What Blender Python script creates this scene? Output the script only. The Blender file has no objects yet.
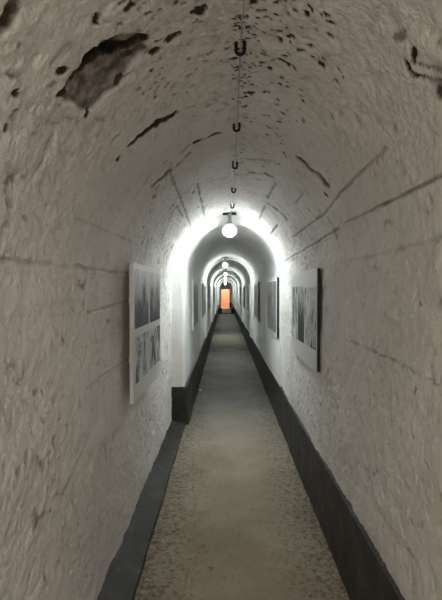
import bpy, bmesh, math, random
import numpy as np
from mathutils import Vector

random.seed(7)
RS = np.random.RandomState(11)
C = bpy.context.scene.collection
PI = math.pi
F = 433.0                 # focal length in px for 442x600
CAMZ = 1.5
VX, VY = 225.0, 291.0     # vanishing point of the tunnel in the photograph
YJ = 4.83                 # where the rough vault meets the smooth one
YEND = 37.0

# ------------------------------------------------------------------ helpers
def link(name, me, mats=(), parent=None, smooth=False):
    o = bpy.data.objects.new(name, me)
    C.objects.link(o)
    for m in (mats if isinstance(mats, (list, tuple)) else [mats]):
        me.materials.append(m)
    if smooth:
        me.polygons.foreach_set('use_smooth', [True]*len(me.polygons))
    if parent: o.parent = parent
    return o

def obj(name, bm, mat, parent=None, smooth=False):
    me = bpy.data.meshes.new(name)
    bmesh.ops.recalc_face_normals(bm, faces=bm.faces[:])
    bm.to_mesh(me); bm.free()
    return link(name, me, mat, parent, smooth)

def struct(o):
    o['kind'] = 'structure'; return o

def tag(o, label, cat, group=None):
    o['label'] = label; o['category'] = cat
    if group: o['group'] = group
    return o

def thing(name, label, cat, loc=(0,0,0), rotz=0, group=None):
    o = bpy.data.objects.new(name, None); C.objects.link(o)
    o.location = loc; o.rotation_euler = (0,0,rotz); o.empty_display_size = .1
    return tag(o, label, cat, group)

def dup(root, loc, rotz, label):
    r = root.copy(); C.objects.link(r); r.location = loc; r.rotation_euler = (0,0,rotz); r['label'] = label
    for ch in list(root.children):
        c = ch.copy(); C.objects.link(c); c.parent = r
        for g in list(ch.children):
            d = g.copy(); C.objects.link(d); d.parent = c
    return r

def box(bm, x0, x1, y0, y1, z0, z1, bev=0):
    vs = [bm.verts.new((x, y, z)) for x in (x0, x1) for y in (y0, y1) for z in (z0, z1)]
    fs = [(0,1,3,2),(4,6,7,5),(0,4,5,1),(2,3,7,6),(0,2,6,4),(1,5,7,3)]
    faces = [bm.faces.new([vs[i] for i in f]) for f in fs]
    if bev:
        es = list({e for f in faces for e in f.edges})
        bmesh.ops.bevel(bm, geom=es, offset=bev, segments=2, affect='EDGES', profile=.5)

def lathe(bm, prof, center=(0,0,0), axis='z', n=24):
    cx, cy, cz = center; rings = []
    for r, h in prof:
        ring = []
        for k in range(n):
            a = 2*PI*k/n; u, v = r*math.cos(a), r*math.sin(a)
            if axis == 'z': p = (cx+u, cy+v, cz+h)
            elif axis == 'y': p = (cx+u, cy+h, cz+v)
            else: p = (cx+h, cy+u, cz+v)
            ring.append(bm.verts.new(p))
        rings.append(ring)
    for a, b in zip(rings, rings[1:]):
        for k in range(n):
            bm.faces.new((a[k], a[(k+1)%n], b[(k+1)%n], b[k]))
    for ring in (rings[0], rings[-1]):
        bm.faces.new(ring)

def tube(bm, pts, r, n=10):
    pts = [Vector(p) for p in pts]; rings = []
    up = Vector((0,0,1))
    for i, p in enumerate(pts):
        t = (pts[min(i+1, len(pts)-1)] - pts[max(i-1, 0)]).normalized()
        ref = up if abs(t.dot(up)) < .95 else Vector((0,1,0))
        a = t.cross(ref).normalized(); b = t.cross(a).normalized()
        if rings and prev_a.dot(a) < 0: a, b = -a, -b
        prev_a = a
        rings.append([bm.verts.new(p + r*(math.cos(2*PI*k/n)*a + math.sin(2*PI*k/n)*b)) for k in range(n)])
    for q, w in zip(rings, rings[1:]):
        for k in range(n):
            bm.faces.new((q[k], q[(k+1)%n], w[(k+1)%n], w[k]))
    bm.faces.new(rings[0]); bm.faces.new(rings[-1])

# ------------------------------------------------------------------ noise in numpy
PERM = RS.permutation(256); PERM = np.concatenate([PERM, PERM, PERM])
VAL = RS.rand(256)*2-1
def vnoise(x, y, seed=0):
    xi = np.floor(x).astype(int); yi = np.floor(y).astype(int)
    fx = x-xi; fy = y-yi
    fx = fx*fx*fx*(fx*(fx*6-15)+10); fy = fy*fy*fy*(fy*(fy*6-15)+10)
    def h(a, b): return VAL[PERM[(PERM[(a+seed*17) & 255] + (b & 255)) & 255]]
    return (h(xi,yi)*(1-fx)+h(xi+1,yi)*fx)*(1-fy) + (h(xi,yi+1)*(1-fx)+h(xi+1,yi+1)*fx)*fy
def fbm(x, y, octv=4, seed=0, gain=.5):
    a = 1; s = 0
    for k in range(octv):
        s = s + a*vnoise(x*2**k+7.3*k, y*2**k-3.1*k, seed+k); a *= gain
    return s

# ------------------------------------------------------------------ materials
def N(nt, typ, loc=(0,0), **kw):
    n = nt.nodes.new(typ)
    for k, v in kw.items():
        if k in n.inputs: n.inputs[k].default_value = v
        else: setattr(n, k, v)
    return n

def base_mat(name, col=(.5,.5,.5), rough=.8, metal=0, spec=.3):
    m = bpy.data.materials.new(name); m.use_nodes = True
    b = m.node_tree.nodes['Principled BSDF']
    b.inputs['Base Color'].default_value = (*col, 1)
    b.inputs['Roughness'].default_value = rough
    b.inputs['Metallic'].default_value = metal
    b.inputs['Specular IOR Level'].default_value = spec
    return m, m.node_tree, b

def ramp(nt, stops, inp, interp='LINEAR'):
    r = nt.nodes.new('ShaderNodeValToRGB'); r.color_ramp.interpolation = interp
    els = r.color_ramp.elements
    while len(els) < len(stops): els.new(.5)
    for e, (p, c) in zip(els, stops):
        e.position = p; e.color = (*c, 1) if len(c) == 3 else c
    nt.links.new(inp, r.inputs[0]); return r

def coords(nt, scale=(1,1,1)):
    tc = nt.nodes.new('ShaderNodeTexCoord')
    mp = nt.nodes.new('ShaderNodeMapping'); mp.inputs['Scale'].default_value = scale
    nt.links.new(tc.outputs['Object'], mp.inputs['Vector'])
    return mp.outputs['Vector']

def noise(nt, vec, scale, detail=5, rough=.55, dist=0):
    n = nt.nodes.new('ShaderNodeTexNoise')
    n.inputs['Scale'].default_value = scale; n.inputs['Detail'].default_value = detail
    n.inputs['Roughness'].default_value = rough; n.inputs['Distortion'].default_value = dist
    nt.links.new(vec, n.inputs['Vector']); return n.outputs['Fac']

def mix(nt, fac, a, b, mode='MIX'):
    n = nt.nodes.new('ShaderNodeMix'); n.data_type = 'RGBA'; n.blend_type = mode
    for sock, v in ((n.inputs[0], fac), (n.inputs[6], a), (n.inputs[7], b)):
        if hasattr(v, 'is_output'): nt.links.new(v, sock)
        elif isinstance(v, (int, float)): sock.default_value = v
        else: sock.default_value = (*v, 1)
    return n.outputs[2]

def bump(nt, b, h, strength, dist):
    n = nt.nodes.new('ShaderNodeBump'); n.inputs['Strength'].default_value = strength
    n.inputs['Distance'].default_value = dist
    nt.links.new(h, n.inputs['Height'])
    old = b.inputs['Normal'].links
    if old: nt.links.new(old[0].from_socket, n.inputs['Normal'])
    nt.links.new(n.outputs[0], b.inputs['Normal'])

def plaster_mat(name, light, mid, rough_amt, use_stain):
    m, nt, b = base_mat(name, light, .85, 0, .25)
    v = coords(nt)
    n1 = noise(nt, v, 1.3, 6, .6); n2 = noise(nt, v, 14, 6, .65, .4); n3 = noise(nt, v, 70, 4, .6)
    r1 = ramp(nt, [(.35, (0,0,0)), (.68, (1,1,1))], n1)
    col = mix(nt, r1.outputs[0], light, mid)
    r2 = ramp(nt, [(.54, (0,0,0)), (.75, (1,1,1))], n2)
    k = nt.nodes.new('ShaderNodeMath'); k.operation = 'MULTIPLY'; k.inputs[1].default_value = .45*rough_amt
    nt.links.new(r2.outputs[0], k.inputs[0])
    col = mix(nt, k.outputs[0], col, tuple(c*.5 for c in mid))
    if use_stain:
        at = nt.nodes.new('ShaderNodeAttribute'); at.attribute_name = 'stain'
        r = ramp(nt, [(0,(0,0,0)), (1,(1,1,1))], at.outputs['Fac'])
        dirt = mix(nt, r.outputs[0], (.17,.125,.09), (.012,.010,.008))
        rr = ramp(nt, [(0,(0,0,0)), (.6,(1,1,1))], at.outputs['Fac'])
        col = mix(nt, rr.outputs[0], col, dirt)
    nt.links.new(col, b.inputs['Base Color'])
    vz = coords(nt, (1.0, 1.0, .38)); n4 = noise(nt, vz, 34, 5, .7, 1.2)
    r4 = ramp(nt, [(.56,(0,0,0)), (.66,(1,1,1))], n4)
    n5 = noise(nt, v, 2.6, 4, .6)
    r5 = ramp(nt, [(.40,(0,0,0)), (.62,(1,1,1))], n5)
    k4 = nt.nodes.new('ShaderNodeMath'); k4.operation = 'MULTIPLY'
    nt.links.new(r4.outputs[0], k4.inputs[0]); nt.links.new(r5.outputs[0], k4.inputs[1])
    k6 = nt.nodes.new('ShaderNodeMath'); k6.operation = 'MULTIPLY'; k6.inputs[1].default_value = .42*rough_amt
    nt.links.new(k4.outputs[0], k6.inputs[0])
    col = mix(nt, k6.outputs[0], col, tuple(c*.42 for c in mid))
    nt.links.new(col, b.inputs['Base Color'])
    bump(nt, b, n3, .8*rough_amt, .008)
    bump(nt, b, n2, .8*rough_amt, .014)
    bump(nt, b, k4.outputs[0], -.6*rough_amt if rough_amt > .5 else 0, .006)
    return m

M_ROUGH = plaster_mat('rough_whitewashed_concrete', (.82,.81,.79), (.70,.68,.65), 1.0, True)
M_SMOOTH = plaster_mat('smooth_whitewashed_concrete', (.84,.84,.825), (.75,.75,.73), .35, False)

def dark_paint():
    m, nt, b = base_mat('dark_grey_paint', (.04,.04,.04), .55, 0, .35)
    v = coords(nt); n1 = noise(nt, v, 5, 6, .6); n2 = noise(nt, v, 60, 5, .6)
    r = ramp(nt, [(.3, (.017,.016,.014)), (.55, (.040,.038,.034)), (.72, (.095,.090,.080))], n1)
    vs = coords(nt, (10, .7, 10)); n3 = noise(nt, vs, 3, 4)
    r3 = ramp(nt, [(.62,(0,0,0)), (.8,(.5,.5,.5))], n3)
    nt.links.new(mix(nt, r3.outputs[0], r.outputs[0], (.10,.10,.095)), b.inputs['Base Color'])
    bump(nt, b, n2, .9, .006); bump(nt, b, n1, .8, .03)
    return m
M_DARK = dark_paint()

def floor_mat():
    m, nt, b = base_mat('dusty_concrete_floor', (.3,.27,.2), .8, 0, .25)
    v = coords(nt)
    n1 = noise(nt, v, 2.2, 6, .6); n2 = noise(nt, v, 34, 7, .75, .8); n3 = noise(nt, v, 110, 4, .6)
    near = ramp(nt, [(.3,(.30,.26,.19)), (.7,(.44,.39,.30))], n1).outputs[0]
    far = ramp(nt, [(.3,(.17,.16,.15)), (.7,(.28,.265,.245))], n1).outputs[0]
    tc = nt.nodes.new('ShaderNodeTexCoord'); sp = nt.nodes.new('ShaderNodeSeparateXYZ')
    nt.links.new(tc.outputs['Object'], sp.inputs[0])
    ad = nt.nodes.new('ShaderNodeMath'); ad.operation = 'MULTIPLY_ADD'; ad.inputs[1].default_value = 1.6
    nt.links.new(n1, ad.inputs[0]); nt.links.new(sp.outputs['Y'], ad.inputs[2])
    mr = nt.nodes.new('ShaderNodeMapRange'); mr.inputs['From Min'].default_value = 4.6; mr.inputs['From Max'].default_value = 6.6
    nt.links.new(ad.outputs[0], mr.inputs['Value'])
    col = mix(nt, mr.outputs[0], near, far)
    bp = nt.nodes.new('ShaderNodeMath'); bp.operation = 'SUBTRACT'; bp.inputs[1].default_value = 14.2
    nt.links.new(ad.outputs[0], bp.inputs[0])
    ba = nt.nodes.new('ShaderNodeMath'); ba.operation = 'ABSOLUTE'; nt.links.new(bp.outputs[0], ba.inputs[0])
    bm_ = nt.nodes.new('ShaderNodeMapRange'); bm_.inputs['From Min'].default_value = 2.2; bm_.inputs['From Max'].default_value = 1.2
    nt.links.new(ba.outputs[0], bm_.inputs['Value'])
    col = mix(nt, bm_.outputs[0], col, (.40,.37,.29))     # paler, sandier stretch; the lit patch of floor is put into this colour
    # loose dark grit gathers along the two edges
    ab = nt.nodes.new('ShaderNodeMath'); ab.operation = 'ADD'; ab.inputs[1].default_value = -.09
    nt.links.new(sp.outputs['X'], ab.inputs[0])
    ab2 = nt.nodes.new('ShaderNodeMath'); ab2.operation = 'ABSOLUTE'; nt.links.new(ab.outputs[0], ab2.inputs[0])
    mr2 = nt.nodes.new('ShaderNodeMapRange'); mr2.inputs['From Min'].default_value = .12; mr2.inputs['From Max'].default_value = .52
    mr2.inputs['To Min'].default_value = 0; mr2.inputs['To Max'].default_value = .15
    nt.links.new(ab2.outputs[0], mr2.inputs['Value'])
    s = nt.nodes.new('ShaderNodeMath'); s.operation = 'ADD'
    nt.links.new(n2, s.inputs[0]); nt.links.new(mr2.outputs[0], s.inputs[1])
    grit = ramp(nt, [(.57,(0,0,0)), (.72,(.75,.75,.75))], s.outputs[0]).outputs[0]
    col = mix(nt, grit, col, (.055,.045,.032))
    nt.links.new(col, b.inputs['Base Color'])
    bump(nt, b, n3, .8, .006); bump(nt, b, n2, .8, .014)
    return m
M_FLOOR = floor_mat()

M_METAL, _, _ = base_mat('rusted_dark_steel', (.02,.018,.016), .6, .6)
M_PLATE, _, _ = base_mat('grey_enamel', (.25,.25,.25), .5, 0)
M_CABLE, _, _ = base_mat('pale_cable_sheath', (.42,.43,.45), .5)
M_PANEL, nt_, b_ = base_mat('white_display_board', (.68,.68,.68), .5)
M_PANEL_R, nt_, b_ = base_mat('white_board_satin', (.66,.67,.68), .4)
M_EDGE, _, _ = base_mat('dark_board_edge', (.035,.03,.022), .7)
M_PAPER, _, _ = base_mat('crumpled_paper', (.75,.75,.72), .8)
M_PEACH, _, _ = base_mat('peach_wall', (.80,.60,.50), .8)
M_FRAME, _, _ = base_mat('pale_door_frame', (.55,.52,.48), .6)
M_CAN, _, _ = base_mat('dark_red_enamel', (.05,.012,.01), .4)
M_BLACK, _, _ = base_mat('black_rubber', (.012,.012,.012), .6)

def emit(name, col, strength, top=.04):
    m = bpy.data.materials.new(name); m.use_nodes = True; nt = m.node_tree; nt.nodes.clear()
    e = nt.nodes.new('ShaderNodeEmission'); o = nt.nodes.new('ShaderNodeOutputMaterial')
    e.inputs['Color'].default_value = (*col, 1); e.inputs['Strength'].default_value = strength
    # the socket end of the globe is dim, the belly and bottom bright
    tc = nt.nodes.new('ShaderNodeTexCoord'); sp = nt.nodes.new('ShaderNodeSeparateXYZ')
    nt.links.new(tc.outputs['Object'], sp.inputs[0])
    mr = nt.nodes.new('ShaderNodeMapRange'); mr.interpolation_type = 'SMOOTHSTEP'
    mr.inputs['From Min'].default_value = -.060; mr.inputs['From Max'].default_value = .006
    mr.inputs['To Min'].default_value = strength; mr.inputs['To Max'].default_value = strength*top
    nt.links.new(sp.outputs['Z'], mr.inputs['Value']); nt.links.new(mr.outputs[0], e.inputs['Strength'])
    nt.links.new(e.outputs[0], o.inputs['Surface']); return m
M_GLOBE = emit('lit_opal_globe', (.92,1.0,1.0), 390, .03)
M_FAR = emit('lit_small_globe', (.93,1.0,.99), 470, .03)
M_WARM = emit('unseen_warm_fill_globe', (1.0,.905,.82), 660, .35)
M_ORANGE = emit('lit_orange_globe', (1.0,.85,.62), 330)

# ------------------------------------------------------------------ near profile (rough section)
def catmull(P, per=24):
    P = np.array(P, float); out = []
    Q = np.vstack([2*P[0]-P[1], P, 2*P[-1]-P[-2]])
    for i in range(1, len(Q)-2):
        p0, p1, p2, p3 = Q[i-1:i+3]
        for t in np.linspace(0, 1, per, endpoint=False):
            out.append(.5*((2*p1)+(-p0+p2)*t+(2*p0-5*p1+4*p2-p3)*t*t+(-p0+3*p1-3*p2+p3)*t**3))
    out.append(P[-1]); return np.array(out)
NP_ = catmull([(-.600,-.03),(-.600,.5),(-.600,1.0),(-.600,1.38),(-.592,1.62),(-.555,1.81),(-.460,2.01),(-.320,2.175),
               (-.15,2.305),(.04,2.352),(.22,2.318),(.37,2.215),(.490,2.07),(.575,1.92),(.622,1.78),(.630,1.60),(.630,1.2),(.630,.6),(.630,-.03)])
seg = np.r_[0, np.cumsum(np.hypot(*np.diff(NP_, axis=0).T))]
SL = seg[-1]
def prof(s):
    return np.interp(s, seg, NP_[:,0]), np.interp(s, seg, NP_[:,1])
def profn(s, e=.02):
    x0, z0 = prof(np.clip(s-e, 0, SL)); x1, z1 = prof(np.clip(s+e, 0, SL))
    tx, tz = x1-x0, z1-z0; L = np.hypot(tx, tz)
    return tz/L, -tx/L            # points to the inside of the tunnel
ang = np.unwrap(np.arctan2(NP_[:,1]-CAMZ, NP_[:,0]))   # decreasing angle from lower left over the crown
def to_surf(px, py):
    """a photograph pixel traced back onto the bare tunnel shell -> (arc length, distance along tunnel)"""
    dx, dz = (px-VX)/F, (VY-py)/F
    a = math.atan2(dz, dx)
    while a < ang.min()-1e-6: a += 2*PI
    while a > ang.max()+1e-6: a -= 2*PI
    s = float(np.interp(-a, -ang, seg)); x, z = prof(s)
    return s, math.hypot(x, z-CAMZ)/math.hypot(dx, dz)

DS = .0075
nS = int(SL/DS)+1
Sg = np.linspace(0, SL, nS)
Yg = np.concatenate([np.arange(-4.0, .7, .06), np.arange(.7, YJ, .0078), [YJ]])
nY = len(Yg)
SS, YY = np.meshgrid(Sg, Yg, indexing='ij')
D = np.zeros((nS, nY)); ST = np.zeros((nS, nY))   # inward displacement, stain
# lime plaster: lumps, trowel ripples, scabs, drips
D += .005*fbm(SS*3.1, YY*2.3, 3, 1)
D += .0042*fbm(SS*17, YY*13, 3, 5)
rid = 1-np.abs(fbm(SS*22+2*fbm(SS*4, YY*4, 2, 30), YY*34, 3, 9))
patch = np.clip(fbm(SS*3.3, YY*2.7, 3, 21)*1.6+.55, 0, 1)
D += .0052*np.clip(rid-.55, 0, 1)*patch
scab = fbm(SS*30+1.5*fbm(SS*9, YY*9, 2, 44), YY*24, 3, 14)
D -= .0085*np.clip(scab-.50, 0, .6)*patch
ST += .8*np.clip(scab-.62, 0, .5)*patch*np.clip(fbm(SS*2, YY*2, 2, 71)+.6, 0, 1)
D += .0024*fbm(SS*62, YY*70, 2, 3)
# formwork boards: each slightly out of plane with its neighbour
xs, zs = prof(Sg)

def segdist(si, yi, a, b):
    ax, ay = a; bx, by = b; L2 = (bx-ax)**2+(by-ay)**2+1e-12
    t = np.clip(((si-ax)*(bx-ax)+(yi-ay)*(by-ay))/L2, 0, 1)
    return np.hypot(si-ax-t*(bx-ax), yi-ay-t*(by-ay)), t

def window(s0, s1, y0, y1, pad):
    i0, i1 = np.searchsorted(Sg, [s0-pad, s1+pad]); j0, j1 = np.searchsorted(Yg, [y0-pad, y1+pad])
    return slice(i0, i1), slice(j0, j1)

def groove(pxs, w, depth, stain, rag=.5, lip=0):
    pts = [to_surf(*p) for p in pxs]
    for a, b in zip(pts, pts[1:]):
        sl = window(min(a[0],b[0]), max(a[0],b[0]), min(a[1],b[1]), max(a[1],b[1]), w*3+.03)
        s, y = SS[sl], YY[sl]
        if s.size == 0: continue
        wob = .6*w*fbm(s*18, y*18, 2, 40)*rag*2
        ss = s + (.006*rag)*vnoise(s*25, y*25, 51)
        d, t = segdist(ss, y+(.006*rag)*vnoise(s*25, y*25, 52), a, b)
        g = np.clip(1-d/np.maximum(w+wob, w*.25), 0, 1); g = g*g*(3-2*g)
        brk = np.clip(.75+.7*rag*fbm(s*9, y*9, 2, 60), 0, 1)
        g2 = np.clip(g*2.2-.15, 0, 1)
        D[sl] -= .4*depth*g*brk
        ST[sl] = np.maximum(ST[sl], stain*g2*(.25+.75*brk))
        if lip:
            D[sl] += lip*np.exp(-((d-1.6*w)/(.8*w))**2)

def blob(px, py, rs, ry, depth, stain, rot=0, pos=None):
    s0, y0 = pos if pos else to_surf(px, py)
    sl = window(s0, s0, y0, y0, max(rs, ry)*1.9)
    s, y = SS[sl], YY[sl]
    if s.size == 0: return
    c, q = math.cos(rot), math.sin(rot)
    u = ((s-s0)*c+(y-y0)*q)/rs; v = (-(s-s0)*q+(y-y0)*c)/ry
    d = np.hypot(u, v)+.45*fbm(s*60, y*60, 2, int(abs(s0)*50) % 60)
    g = np.clip((1.15-d)/.45, 0, 1); g = g*g*(3-2*g)
    D[sl] -= .55*depth*g; ST[sl] = np.maximum(ST[sl], stain*np.clip(g*2, 0, 1))

def patchpoly(pxs, depth, stain, soft=.01):
    P = [to_surf(*p) for p in pxs]
    ss_ = [p[0] for p in P]; yy_ = [p[1] for p in P]
    sl = window(min(ss_), max(ss_), min(yy_), max(yy_), .06)
    s, y = SS[sl], YY[sl]
    ws = s+.012*fbm(s*14, y*14, 3, 33); wy = y+.012*fbm(s*14, y*14, 3, 34)
    inside = np.zeros(s.shape, bool); dm = np.full(s.shape, 9.)
    for a, b in zip(P, P[1:]+P[:1]):
        cond = ((a[1] > wy) != (b[1] > wy))
        xi = (b[0]-a[0])*(wy-a[1])/((b[1]-a[1]) if abs(b[1]-a[1]) > 1e-9 else 1e-9)+a[0]
        inside ^= cond & (ws < xi)
        d, _ = segdist(ws, wy, a, b); dm = np.minimum(dm, d)
    g = np.clip(np.where(inside, dm, -dm)/soft*.5+.5, 0, 1)
    D[sl] -= depth*g*(.75+.5*fbm(s*20, y*20, 2, 12)); ST[sl] = np.maximum(ST[sl], stain*g*np.clip(.95+.25*fbm(s*30, y*30, 3, 13), 0, 1.2))

# joints of the formwork, longitudinal and across
groove([(283,262),(301,252),(338,229)], .008, .016, .5, .3, .002)
groove([(345,223),(380,206),(442,176)], .008, .014, .5, .3, .002)
groove([(345,262),(380,254),(442,238)], .008, .010, 0.17, 1)
groove([(346,262),(345,320),(345,385)], .007, .005, .10, .7, .002)
groove([(349,425),(351,495)], .006, .004, .02, .5, .004)
groove([(345,339),(370,350),(404,366),(442,385)], .008, .010, 0.24, 1)
groove([(402,262),(400,300),(402,340)], .007, .004, .08, 1)
groove([(0,258),(60,265),(85,268)], .008, .010, 0.22, .9, .003)
groove([(82,268),(128,273)], .008, .010, 0.27, .3, .003)
groove([(84,314),(128,300)], .008, .010, 0.30, .4, .002)
groove([(70,352),(118,333)], .005, .006, .12, .7)
groove([(84,390),(128,358)], .008, .010, 0.26, .4, .002)
groove([(75,218),(100,228),(132,242)], .006, .007, .18, .6, .002)
groove([(95,250),(93,300),(94,360)], .006, .004, .05, 1)
groove([(0,395),(60,360)], .005, .004, .08, 1)
groove([(0,310),(50,304),(84,300)], .005, .004, .07, 1)
groove([(0,186),(70,210)], .005, .004, .08, 1)
groove([(133,430),(128,500),(112,560)], .006, .004, .10, 1)
# boards and blocks of the vault next to the first lamp
groove([(170,174),(179,196),(191,227)], .014, .016, .40, .4)
groove([(197,183),(203,209),(207,228)], .014, .016, .45, .4)
groove([(176,206),(182,216)], .014, .016, .40, .4)
groove([(179,196),(190,190)], .012, .006, .14, .6)
groove([(275,184),(267,199)], .016, .014, .4, .4)
groove([(276,184),(297,195),(324,214)], .007, .004, .06, .8)
groove([(267,204),(286,219)], .024, .018, .55, .3)
groove([(265,206),(255,228)], .016, .016, .45, .4)
groove([(277,225),(270,235)], .020, .018, .55, .3)
groove([(302,194),(295,204)], .014, .008, .25, .4)
groove([(293,237),(324,214),(340,193),(384,150)], .011, .016, .42, .3)
groove([(324,214),(337,239)], .013, .016, .42, .3)
groove([(292,237),(300,251)], .014, .016, .45, .4)
groove([(286,219),(294,237)], .008, .004, .08, .6)
groove([(330,170),(372,112)], .006, .003, .06, .9)
groove([(215,208),(231,150),(228,100)], .010, .002, .02, .6)
# the narrow slot left by a plank
groove([(298,160),(312,172),(327,186)], .034, .035, .62, .25)
# cracks and scars on the left of the vault
groove([(129,146),(138,137),(147,130)], .019, .030, .95, .6)
groove([(145,131),(156,124),(164,120)], .028, .030, .95, .7)
groove([(163,120),(176,113),(194,106)], .017, .022, .85, 1)
groove([(200,103),(229,96)], .010, .006, .22, 1)
groove([(195,143),(206,139),(219,134)], .022, .022, .85, .7)
groove([(153,186),(162,178),(170,171)], .024, .020, .6, 1)
groove([(168,174),(180,164),(188,156)], .034, .02, .42, 1)
groove([(140,190),(150,176),(168,160)], .012, .008, .20, 1)
groove([(240,160),(257,160),(275,163)], .016, .006, .36, 1.2)
groove([(238,176),(255,174),(272,178)], .026, .008, .36, 1.2)
groove([(240,143),(262,146)], .008, .005, .22, 1.2)
# the big spalled hole, upper left, and the two at the frame's edges
patchpoly([(62,97),(72,80),(87,61),(100,47),(115,41),(144,38),(147,50),(122,82),(100,102),(86,114),(74,101)], .010, .47, .005)
groove([(61,96),(72,82)], .020, .040, 1.0, .4)
groove([(72,82),(88,66),(100,55)], .030, .050, 1.0, .35)
groove([(99,56),(113,46)], .028, .050, 1.0, .35)
groove([(108,54),(126,50),(144,41)], .026, .045, 1.0, .5)
groove([(128,58),(142,52)], .014, .02, .7, 1)
groove([(116,84),(122,80)], .012, .02, .7, .8)
blob(155,53,.022,.014,.02,.8,.5); blob(87,113,.018,.012,.02,.8)
groove([(84,113),(75,101),(66,97)], .010, .012, .45, 1, .004)
groove([(411,54),(411,64)], .016, .03, .9, .6)
groove([(403,66),(408,78),(417,79)], .012, .035, .95, .7)
groove([(417,80),(430,84),(446,90)], .018, .03, .65, .7)
groove([(413,64),(428,72),(446,80)], .014, .015, .55, 1)
groove([(436,96),(448,104)], .024, .04, 1.0, .5)
groove([(392,42),(400,40),(403,35)], .010, .008, .4, .8)
groove([(-4,32),(4,24),(10,12),(18,-6)], .030, .035, .80, .6)
blob(118,158,.020,.014,.02,.85)
for p in [(154,203,.010),(98,22,.013),(132,11,.014),(200,14,.022),(170,42,.014),(178,36,.012),(16,94,.010),(62,72,.014),(5,128,.008),(152,72,.01)]:
    blob(p[0], p[1], p[2]*1.2, p[2], .012, .7, random.uniform(-1, 1))
blob(197,209,.012,.03,.01,.7,.7); blob(193,192,.011,.022,.01,.5,.7)
blob(325,195,.014,.014,.012,.8); blob(308,210,.009,.012,.01,.6)
for x, y, r in [(125,25,.014),(230,20,.012),(320,72,.010),(390,68,.013),(292,192,.016),(365,252,.018),(150,243,.011),(222,235,.014),
                (250,250,.015),(418,303,.012),(300,380,.011),(180,262,.012),(108,350,.021),(85,362,.019),(215,125,.010),(160,55,.008),
                (215,318,.012),(245,332,.010),(340,220,.010),(430,270,.010),(400,150,.010),(410,435,.010),(205,100,.009),(408,6,.012),(290,360,.010)]:
    blob(220+x/3.68, y/3.68, r, r*.55, .010, .8, random.uniform(-.6, .6))
# pock marks peppering the crown to the right of the hooks
for k in range(300):
    px = 232+abs(random.gauss(0, 1))*42; py = random.uniform(-8, 175)
    if px > 350: continue
    s0, y0 = to_surf(px, py); r = random.uniform(.002, .0062)
    blob(0, 0, r*random.uniform(1, 2.6), r, .006, random.uniform(.4, .95), random.gauss(0, .35), (s0, y0))
for k in range(90):
    px = random.uniform(120, 232); py = random.uniform(-8, 110)
    s0, y0 = to_surf(px, py); r = random.uniform(.003, .007)
    blob(0, 0, r*random.uniform(1, 2.6), r, .006, random.uniform(.25, .6), random.gauss(0, .4), (s0, y0))
for k in range(260):   # small bubble holes in both walls
    s0 = random.choice((random.uniform(.1, 1.6), random.uniform(SL-1.7, SL-.4))); y0 = random.uniform(1, 4.7); r = random.uniform(.003, .007)
    blob(0, 0, r*random.uniform(1, 1.8), r, .005, random.uniform(.1, .45), random.uniform(-1, 1), (s0, y0))
for k in range(70):
    s0 = random.choice((random.uniform(.2, 1.7), random.uniform(SL-1.9, SL-.5))); y0 = random.uniform(1, 3.6); r = random.uniform(.003, .006)
    blob(0, 0, r*random.uniform(2, 5), r*.8, .008, random.uniform(.25, .6), random.uniform(-.5, .5), (s0, y0))
# dirty film of dust worn along the crown
ST += .05*np.clip(fbm(SS*2.2, YY*1.6, 4, 80), 0, 1)

D *= np.clip((YJ-YY)/.02, .15, 1)
nx, nz = profn(Sg)
X = xs[:,None]+nx[:,None]*D; Z = zs[:,None]+nz[:,None]*D
# the far edge follows a broken, chipped line
Z[:, :] = Z

def grid_obj(name, i0, i1, mat):
    ni = i1-i0+1
    co = np.stack([X[i0:i1+1], YY[i0:i1+1], Z[i0:i1+1]], -1).reshape(-1, 3).astype(np.float32)
    a = np.arange(ni*nY).reshape(ni, nY)
    f = np.stack([a[:-1,:-1], a[:-1,1:], a[1:,1:], a[1:,:-1]], -1).reshape(-1, 4)
    me = bpy.data.meshes.new(name)
    me.vertices.add(len(co)); me.vertices.foreach_set('co', co.ravel())
    me.loops.add(f.size); me.loops.foreach_set('vertex_index', f.ravel().astype(np.int32))
    me.polygons.add(len(f)); me.polygons.foreach_set('loop_start', np.arange(0, f.size, 4, dtype=np.int32))
    me.update(calc_edges=True)
    at = me.attributes.new('stain', 'FLOAT', 'POINT')
    at.data.foreach_set('value', np.clip(ST[i0:i1+1], 0, 1).astype(np.float32).ravel())
    o = link(name, me, mat, smooth=True)
    return struct(o)

iL = int(np.argmax(zs > 1.62)); iR = nS-1-int(np.argmax(zs[::-1] > 1.72))
grid_obj('wall_left', 0, iL, M_ROUGH)
grid_obj('ceiling', iL, iR, M_ROUGH)
grid_obj('wall_right', iR, nS-1, M_ROUGH)

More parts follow.
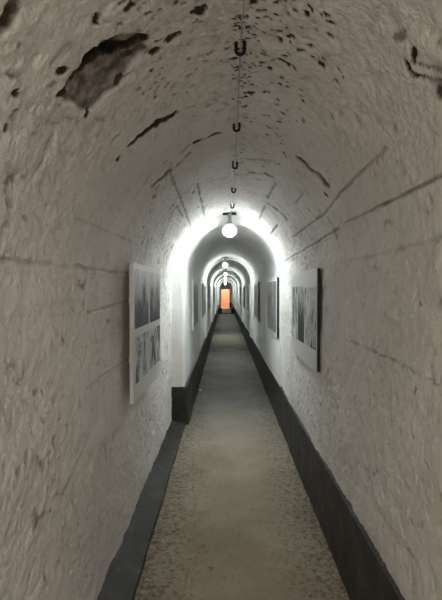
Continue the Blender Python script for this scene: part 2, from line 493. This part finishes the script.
# ------------------------------------------------------------------ far profile (smooth section)
FC, FR, FS = (.080), .535, 1.705
def far_prof(off=0, n=40):
    pts = [(FC-FR-off, z) for z in np.linspace(-.03, FS, 8)[:-1]]
    pts += [(FC-(FR+off)*math.cos(a), FS+(FR+off)*math.sin(a)) for a in np.linspace(0, PI, n)]
    pts += [(FC+FR+off, z) for z in np.linspace(FS, -.03, 8)[1:]]
    return pts
def sweep(bm, rows):
    vr = [[bm.verts.new(p) for p in r] for r in rows]
    for a, b in zip(vr, vr[1:]):
        for k in range(len(a)-1):
            bm.faces.new((a[k], a[k+1], b[k+1], b[k]))
def far_part(name, k0, k1):
    ys = [YJ+.05]+list(np.arange(5.0, YEND, .25))+[YEND]
    rows = []
    base = far_prof()[k0:k1+1]
    for j, y in enumerate(ys):
        w = [(.010*math.sin(y*1.7+z*2)+.005*math.sin(y*5.1-z*7)) if y > 5.4 else 0 for x, z in base]
        rows.append([(FC+(x-FC)*(1+q*.8+(.045 if z < .40 else 0)), y, z+q*.35*(1 if z > 1.8 else 0)) for (x, z), q in zip(base, w)])
    bm = bmesh.new(); sweep(bm, rows)
    return struct(obj(name, bm, M_SMOOTH, smooth=True))
nfp = len(far_prof())
far_part('wall_left', 0, 7); far_part('ceiling', 7, nfp-8); far_part('wall_right', nfp-8, nfp-1)

# front face of the pier and lip of the lower arch, with a rounded arris
bm = bmesh.new()
base = far_prof(); rows = []
def near_at(x, z):
    a = math.atan2(z-1.2, x-.05)
    aa = np.unwrap(np.arctan2(NP_[:,1]-1.2, NP_[:,0]-.05))
    while a > aa.max(): a -= 2*PI
    while a < aa.min(): a += 2*PI
    return float(np.interp(-a, -aa, NP_[:,0])), float(np.interp(-a, -aa, NP_[:,1]))
def chip(x, z):    # the broken corner at the left haunch
    return .05*math.exp(-((x+.37)**2+(z-2.02)**2)/.0035)
out = []
for (x, z) in far_prof(.0):
    xx, zz = near_at(x, z) if z > 0 else ((-.6 if x < 0 else .63), z)
    out.append((xx+.02*(1 if xx > .05 else -1)*(1 if zz < 1.9 else .3), YJ-.004, zz+(.02 if zz > 1.7 else 0)))
rows.append(out)
R_ = .035
for k in range(6):
    t = k/5*PI/2; off = R_*(1-math.sin(t)); dy = R_*(1-math.cos(t))
    row = []
    for (x, z), (bx, bz) in zip(far_prof(off), base):
        right = max(0, min(1, (bx-.25)/.3))       # the arris dies into the plain right wall
        x_, z_ = x*(1-right)+bx*right, z*(1-right)+bz*right
        c = chip(x_, z_)
        if z < .40: x_ += .03 if x_ > 0 else -.012
        row.append((x_-c*.4, YJ+dy+c, z_+c*.7))
    rows.append(row)
rows.append([(x+(0 if z > .40 else .03 if x > 0 else -.02), YJ+.055, z) for x, z in base])
sweep(bm, rows)
struct(obj('trim_1', bm, M_SMOOTH, smooth=True))

# shallow whitewashed ribs that frame the tunnel just past every lamp
for k, y in enumerate([9.6, 14.5, 19.4, 24.3, 29.25]):
    bm = bmesh.new()
    inn = [(x, z) for x, z in far_prof(-.045, 40) if z > .40]; outp = [(x, z) for x, z in far_prof(.03, 40) if z > .40]
    sweep(bm, [[(x, y, z) for x, z in outp], [(x, y, z) for x, z in inn],
               [(x, y+.4, z) for x, z in inn], [(x, y+.4, z) for x, z in outp]])
    struct(obj('trim_%d' % (k+3), bm, M_SMOOTH))

# ------------------------------------------------------------------ floor
bm = bmesh.new()
xsf = np.linspace(-.72, .74, 50)
ysf = list(np.arange(-4, 1.5, .15))+list(np.arange(1.5, 7, .03))+list(np.arange(7, YEND+.01, .3))
rows = []
for y in ysf:
    rows.append([(x, y, float(.006*vnoise(np.array(x*3.), np.array(y*2.), 5)+.004*vnoise(np.array(x*13.), np.array(y*13.), 8))
                  -.0) for x in xsf])
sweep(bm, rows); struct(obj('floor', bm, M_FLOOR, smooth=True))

# ------------------------------------------------------------------ dark painted kerbs
def kerb(name, sec, y0, y1, step, amp, seed):
    """sec: closed cross-section (x,z); ragged along its length"""
    bm = bmesh.new(); ys = list(np.arange(y0, y1, step))+[y1]; rr = []
    for y in ys:
        w = float(vnoise(np.array(y*2.3), np.array(seed*1.), seed))+.4*float(vnoise(np.array(y*9.), np.array(seed*1.), seed+3))
        rr.append([bm.verts.new((x+(amp*w if i in (1, 2) else 0)*(1 if x < .3 else -1)
                                 +amp*.4*float(vnoise(np.array(y*14.), np.array(z*20.), seed)), y,
                                 z+(amp*.9*w if i in (2, 3) else 0))) for i, (x, z) in enumerate(sec)])
    n = len(sec)
    for a, b in zip(rr, rr[1:]):
        for k in range(n): bm.faces.new((a[k], a[(k+1)%n], b[(k+1)%n], b[k]))
    bm.faces.new(rr[0]); bm.faces.new(rr[-1])
    return struct(obj(name, bm, M_DARK, smooth=False))
kerb('baseboard_left', [(-.66,-.03),(-.425,-.03),(-.452,.012),(-.66,.070)], -4, YJ-.012, .05, .003, 2)
kerb('baseboard_left', [(-.50,-.03),(-.405,-.03),(-.436,.418),(-.50,.430)], YJ-.005, YEND, .2, .006, 4)
kerb('baseboard_right', [(.70,-.03),(.606,-.03),(.610,.425),(.70,.440)], -4, YEND, .05, .0035, 6)
bm = bmesh.new(); box(bm, -.63, -.43, YJ-.012, YJ+.02, -.02, .425, .006)
struct(obj('trim_2', bm, M_DARK))

# tunnel behind the viewer is closed off by a plain wall
bm = bmesh.new(); box(bm, -.75, .78, -4.12, -4.0, -.05, 2.4)
struct(obj('wall_back', bm, M_SMOOTH))

# ------------------------------------------------------------------ far end: wall with a doorway into a warm lit chamber
bm = bmesh.new()
DX0, DX1, DZ = -.335, .385, 1.63
box(bm, -.6, DX0, YEND-.02, YEND+.15, -.03, 2.35); box(bm, DX1, .75, YEND-.02, YEND+.15, -.03, 2.35)
box(bm, DX0, DX1, YEND-.02, YEND+.15, DZ, 2.35)
struct(obj('wall_end', bm, M_SMOOTH))
bm = bmesh.new()
box(bm, DX0-.06, DX0, YEND-.05, YEND+.16, -.01, DZ+.06); box(bm, DX1, DX1+.06, YEND-.05, YEND+.16, -.01, DZ+.06)
box(bm, DX0, DX1, YEND-.05, YEND+.16, DZ, DZ+.06)
struct(obj('door_1', bm, M_FRAME))
bm = bmesh.new()
box(bm, -1.0, -.95, YEND+.1, YEND+1.7, -.03, 2.5); box(bm, 1.0, 1.05, YEND+.1, YEND+1.7, -.03, 2.5)
box(bm, -1.0, 1.05, YEND+1.65, YEND+1.7, -.03, 2.5); box(bm, -1.0, 1.05, YEND+.1, YEND+1.7, 2.45, 2.5)
box(bm, -1.0, 1.05, YEND-.0, YEND+1.7, -.06, .0)
struct(obj('wall_chamber', bm, M_PEACH))

# threshold and kerb blocks part way down the tunnel
bm = bmesh.new(); box(bm, -.195, .395, 28.4, 28.75, -.01, .055, .01)
tag(obj('threshold', bm, M_DARK), 'low dark threshold crossing the floor near the far doorway', 'threshold')
bm = bmesh.new(); box(bm, -.44, -.20, 28.3, 28.8, .0, .37, .012)
bk = obj('kerb_block', bm, M_DARK); bk.location = (0,0,0)
tag(bk, 'black concrete kerb block against the left wall before the far doorway', 'block', 'black kerb blocks at the threshold')
bm = bmesh.new(); box(bm, .40, .612, 28.3, 28.8, .0, .37, .012)
tag(obj('kerb_block', bm, M_DARK), 'black concrete kerb block against the right wall before the far doorway', 'block', 'black kerb blocks at the threshold')

t = thing('fire_extinguisher', 'small dark upright canister standing right of the far glowing doorway', 'extinguisher', (.47, YEND-.3, .004))
bm = bmesh.new(); lathe(bm, [(.065,0),(.078,.02),(.078,.42),(.06,.48),(.025,.51)]); obj('cylinder_body', bm, M_CAN, t, True)
bm = bmesh.new(); lathe(bm, [(.025,.505),(.025,.56)]); box(bm, -.02,.02,-.10,.03,.56,.58); obj('valve_handle', bm, M_BLACK, t)
bm = bmesh.new(); tube(bm, [(.03,-.0,.54),(.085,-.03,.50),(.098,-.03,.35),(.095,-.03,.15)], .012); obj('hose', bm, M_BLACK, t, True)

# ------------------------------------------------------------------ lamps
def make_lamp(loc, label, globe, crown, rad=.058):
    t = thing('ceiling_lamp', label, 'lamp', loc, 0, 'lamps hanging down the tunnel crown')
    bm = bmesh.new()
    bmesh.ops.create_uvsphere(bm, u_segments=28, v_segments=16, radius=rad)
    obj('globe', bm, globe, t, True)
    bm = bmesh.new(); lathe(bm, [(.020,rad-.012),(.034*rad/.058,rad),(.036*rad/.058,rad+.012),(.022,.095),(.020,crown)]); obj('lamp_holder', bm, M_PLATE, t, True)
    bm = bmesh.new(); lathe(bm, [(.02,.064),(rad*1.38,.064),(rad*1.45,.068),(rad*1.45,.074),(.02,.078)], (0,0,.008), 'y'); obj('back_plate', bm, M_PLATE, t, True)
    bm = bmesh.new(); box(bm, -.075, .075, .02, .075, crown-.022, crown-.004, .004); obj('mounting_bracket', bm, M_METAL, t)
    return t
BZ = 2.148
L0 = make_lamp((.050, 4.68, 2.160), 'round glowing lamp, nearest and largest, hanging where the rough vault ends', M_GLOBE, .190)
lab = ['glowing lamp second from the viewer, directly below and behind the largest lamp',
       'glowing lamp third from the viewer along the tunnel crown',
       'glowing lamp fourth from the viewer along the tunnel crown',
       'glowing lamp fifth from the viewer along the tunnel crown',
       'small glowing lamp sixth from the viewer, one before the last',
       'tiny glowing lamp last in the row, just above the far doorway']
L1 = None
for k, y in enumerate([9.3, 14.2, 19.1, 24.0, 28.95, 33.8]):
    if L1 is None: L1 = make_lamp((.0, y, 2.058), lab[k], M_FAR, .178, .046)
    else: dup(L1, (.015, y, 2.058), 0, lab[k])
LB = make_lamp((.05, -1.6, 2.16), 'unseen fill lamp behind the viewer over the rough walled passage', M_WARM, .190)
LB.rotation_euler = (0,0,PI)  # unseen lamp, added behind the camera and turned round as warm fill
t = thing('chamber_lamp', 'warm lamp inside the chamber past the far doorway', 'lamp', (.0, YEND+.75, 2.25))
bm = bmesh.new(); bmesh.ops.create_uvsphere(bm, u_segments=20, v_segments=12, radius=.07); obj('globe', bm, M_ORANGE, t, True)
bm = bmesh.new(); lathe(bm, [(.03,.06),(.035,.20)]); obj('lamp_holder', bm, M_PLATE, t, True)

# ------------------------------------------------------------------ U hooks along the crown with a thin cable
hk = None
words = ['dark U-shaped steel hook nearest the viewer, large at the top of the crown',
         'dark U-shaped steel hook second from the viewer, behind the nearest one',
         'dark U-shaped steel hook in the middle of the crown row of five',
         'dark U-shaped steel hook fourth from the viewer along the crown',
         'small U-shaped steel hook closest to the largest lamp']
for k, (y, x) in enumerate([(1.50,.052),(2.21,.059),(2.88,.066),(3.58,.071),(4.25,.072)]):
    if hk is None:
        bm = bmesh.new()
        for sx in (-1, 1):
            pass
        pts = [(-.014,0,.016),(-.0145,0,-.022)]+[(-.0145*math.cos(a),0,-.022-.013*math.sin(a)) for a in np.linspace(.3,PI-.3,7)]+[(.0145,0,-.022),(.014,0,.016)]
        tube(bm, pts, .0062, 10)
        hk = obj('ceiling_hook', bm, M_METAL, smooth=True)
        tag(hk, words[0], 'hook', 'steel hooks along the tunnel crown'); hk.location = (x, y, 2.345)
    else:
        c = hk.copy(); C.objects.link(c); c.location = (x, y, 2.345); c['label'] = words[k]
        c.rotation_euler = (0, 0, random.uniform(-.25, .25))
bm = bmesh.new(); pts = []
ys = [-1.6, 1.50, 2.21, 2.88, 3.58, 4.25, 4.68]; xs_ = [.05,.052,.059,.066,.071,.072,.058]
for i in range(6):
    for q in np.linspace(0, 1, 8, endpoint=False):
        y = ys[i]+(ys[i+1]-ys[i])*q; x = xs_[i]+(xs_[i+1]-xs_[i])*q
        pts.append((x, y, 2.3195-.006*math.sin(PI*q)))
pts.append((.050, 4.68, 2.315))
tube(bm, pts, .0028, 8)
tag(obj('electric_cable', bm, M_CABLE, smooth=True), 'thin pale cable strung through the hooks to the nearest lamp', 'cable')

# paper scrap at the foot of the left kerb
bm = bmesh.new(); bmesh.ops.create_icosphere(bm, subdivisions=2, radius=.032)
for v in bm.verts: v.co *= random.uniform(.7, 1.15); v.co.z *= .45
o = obj('paper_scrap', bm, M_PAPER); o.location = (-.368, 6.45, .014)
tag(o, 'small crumpled white scrap on the floor beside the left kerb', 'litter')

# ------------------------------------------------------------------ display boards with black and white photographs
def photo_mat(name, kind, seed):
    m, nt, b = base_mat(name, (.3,.3,.3), .45, 0, .4)
    tc = nt.nodes.new('ShaderNodeTexCoord'); sp = nt.nodes.new('ShaderNodeSeparateXYZ')
    nt.links.new(tc.outputs['Object'], sp.inputs[0])
    def vec(sc):
        mp = nt.nodes.new('ShaderNodeMapping'); mp.inputs['Scale'].default_value = sc
        mp.inputs['Location'].default_value = (seed*3.1, seed*1.7, seed*.9)
        nt.links.new(tc.outputs['Object'], mp.inputs['Vector']); return mp.outputs[0]
    stroke = noise(nt, vec((1, 5, 2.4)), 1.6, 6, .7, .8)
    lump = noise(nt, vec((1, 4, 3.2)), 1.7, 5, .6, .6)
    fine = noise(nt, vec((1, 60, 34)), 1.5, 4, .6)
    def math_(op, a, c=None, val=None):
        n = nt.nodes.new('ShaderNodeMath'); n.operation = op
        nt.links.new(a, n.inputs[0])
        if c is not None: nt.links.new(c, n.inputs[1])
        if val is not None: n.inputs[1].default_value = val
        return n.outputs[0]
    a = math_('ADD', math_('MULTIPLY', stroke, val=.9), math_('MULTIPLY', lump, val=.9))
    a = math_('ADD', a, math_('MULTIPLY', fine, val=.35))
    # the pictures' pale skies: z above the print's middle gets lighter
    if kind in ('sky','dark'): g = math_('MULTIPLY', sp.outputs['Z'], val=1.7)
    elif kind == 'dim': g = math_('MULTIPLY', sp.outputs['Z'], val=-.15)
    else: g = math_('MULTIPLY', sp.outputs['Z'], val=.15)
    a = math_('ADD', a, g)
    if kind == 'dim': st = [(.38,(.04,.04,.04)), (.52,(.16,.16,.16)), (.70,(.40,.40,.40))]
    elif kind == 'dark': st = [(.50,(.010,.010,.012)), (.57,(.04,.04,.04)), (.63,(.35,.35,.35)), (.75,(.6,.6,.6))]
    elif kind == 'sky': st = [(.42,(.025,.025,.03)), (.52,(.12,.12,.125)), (.60,(.42,.42,.44)), (.72,(.58,.58,.61))]
    else: st = [(.45,(.010,.010,.012)), (.49,(.06,.06,.06)), (.52,(.42,.42,.42)), (.62,(.68,.68,.68))]
    hlf = math_('MULTIPLY', a, val=.5)
    st = [(p*1.0, c) for p, c in st]
    r = ramp(nt, st, hlf); nt.links.new(r.outputs[0], b.inputs['Base Color'])
    return m
PM = {(k, s): None for k in ('sky','dim','bold','dark') for s in range(3)}
def pm(k, s):
    if PM[(k, s)] is None: PM[(k, s)] = photo_mat('photo_print_%s' % k, k, s*2+{'sky':1,'dim':4,'bold':9,'dark':13}[k])
    return PM[(k, s)]

def board(side, y0, y1, z0, z1, wallx, label, prints, thick=.022, off=.012, edge=M_EDGE, group='photo display boards on the tunnel walls'):
    """side -1 = on the left wall facing +X, side 1 = on the right wall facing -X"""
    t = thing('display_board', label, 'picture', (wallx, (y0+y1)/2, (z0+z1)/2), 0, group)
    hy, hz = (y1-y0)/2, (z1-z0)/2
    fx = -side*(off+thick)                     # face of the board, local x
    bm = bmesh.new(); a, b_ = sorted((fx, fx+side*.006)); box(bm, a, b_, -hy, hy, -hz, hz, .0015)
    obj('board_face', bm, M_PANEL, t)
    bm = bmesh.new(); a, b_ = sorted((fx+side*.006, fx+side*thick)); box(bm, a, b_, -hy+.002, hy-.002, -hz+.002, hz-.002)
    obj('board_backing', bm, edge, t)
    for yy in (-hy*.55, hy*.55):
        for zz in (-hz*.45, hz*.45):
            bm = bmesh.new()
            a, b_ = sorted((fx+side*thick, side*.003)); box(bm, a, b_, yy-.02, yy+.02, zz-.02, zz+.02)
            obj('wall_spacer', bm, edge, t)
    for (u0, u1, v0, v1, kind, sd) in prints:
        bm = bmesh.new(); a, b_ = sorted((fx-side*.0012, fx+side*.001))
        ym, zm = (u0+u1)/2, (v0+v1)/2
        box(bm, a, b_, u0-ym, u1-ym, v0-zm, v1-zm)
        p = obj('photo_print', bm, pm(kind, sd), t); p.location = (0, ym*1.0, zm)
    return t

# left, near: four prints.  local u along the tunnel, v up
bl = board(-1, 2.485, 3.52, .846, 1.666, -.600, 'white board with four black and white prints on the rough left wall',
      [(-.475,-.02,.02,.375,'sky',0),(.03,.49,.02,.375,'sky',1),(-.455,-.02,-.31,-.03,'bold',2),(.03,.49,-.31,-.03,'bold',1)], .022, .050, M_PANEL)
bm = bmesh.new(); box(bm, -.0525, -.0505, -.56, .56, -.45, .45)
bm.free()
# right, near: one large print, dark edges
br = board(1, 2.82, 3.87, .97, 1.65, .630, 'white board with bold black and white photographs on the rough right wall',
      [(-.515,-.115,-.20,.215,'bold',0),(-.09,.175,-.205,.225,'dark',1),(.215,.50,-.21,.225,'bold',2)], .026, .010, M_EDGE)

rights = [(4.90,5.95,'grey photograph board just past the largest lamp on the right wall'),
          (7.60,8.70,'grey photograph board on the right wall, third from the viewer'),
          (10.3,11.4,'grey photograph board on the right wall, fourth from the viewer'),
          (13.2,14.3,'grey photograph board on the right wall, fifth from the viewer'),
          (16.2,17.3,'grey photograph board on the right wall, sixth and farthest visible')]
lefts = [(5.75,6.85,'grey photograph board just past the pier on the smooth left wall'),
         (8.50,9.60,'grey photograph board on the left wall, third from the viewer'),
         (11.6,12.7,'grey photograph board on the left wall, fourth from the viewer'),
         (14.6,15.7,'grey photograph board on the left wall, fifth from the viewer'),
         (17.6,18.7,'grey photograph board on the left wall, sixth and farthest visible')]
p = None
for a, b, l in rights:
    if p is None: p = board(1, a, b, .97, 1.66, .614, l, [(-.49,.49,-.30,.30,'dim',0)], .024, .008)
    else: dup(p, (.614, (a+b)/2, 1.315), 0, l)
p = None
for a, b, l in lefts:
    if p is None: p = board(-1, a, b, .97, 1.66, -.454, l, [(-.49,.49,-.30,.30,'dim',1)], .024, .008, M_PANEL)
    else: dup(p, (-.454, (a+b)/2, 1.315), 0, l)

# ------------------------------------------------------------------ world, camera, colour
w = bpy.data.worlds.new('World'); bpy.context.scene.world = w; w.use_nodes = True
w.node_tree.nodes['Background'].inputs[0].default_value = (.0,.0,.0,1)
w.node_tree.nodes['Background'].inputs[1].default_value = 0

cam = bpy.data.cameras.new('Camera'); co = bpy.data.objects.new('Camera', cam); C.objects.link(co)
cam.sensor_fit = 'VERTICAL'; cam.sensor_height = 36; cam.lens = F/600*36
cam.clip_start = .05; cam.clip_end = 100
co.location = (0, 0, CAMZ)
pitch = -math.atan((300-VY)/F); yaw = math.atan((VX-221)/F)
co.rotation_euler = (PI/2+pitch, 0, yaw)
sc = bpy.context.scene; sc.camera = co
sc.view_settings.view_transform = 'Standard'; sc.view_settings.look = 'None'
sc.view_settings.gamma = 1; sc.view_settings.use_curve_mapping = False
sc.view_settings.exposure = 0.68
sc.cycles.max_bounces = 12; sc.cycles.diffuse_bounces = 8
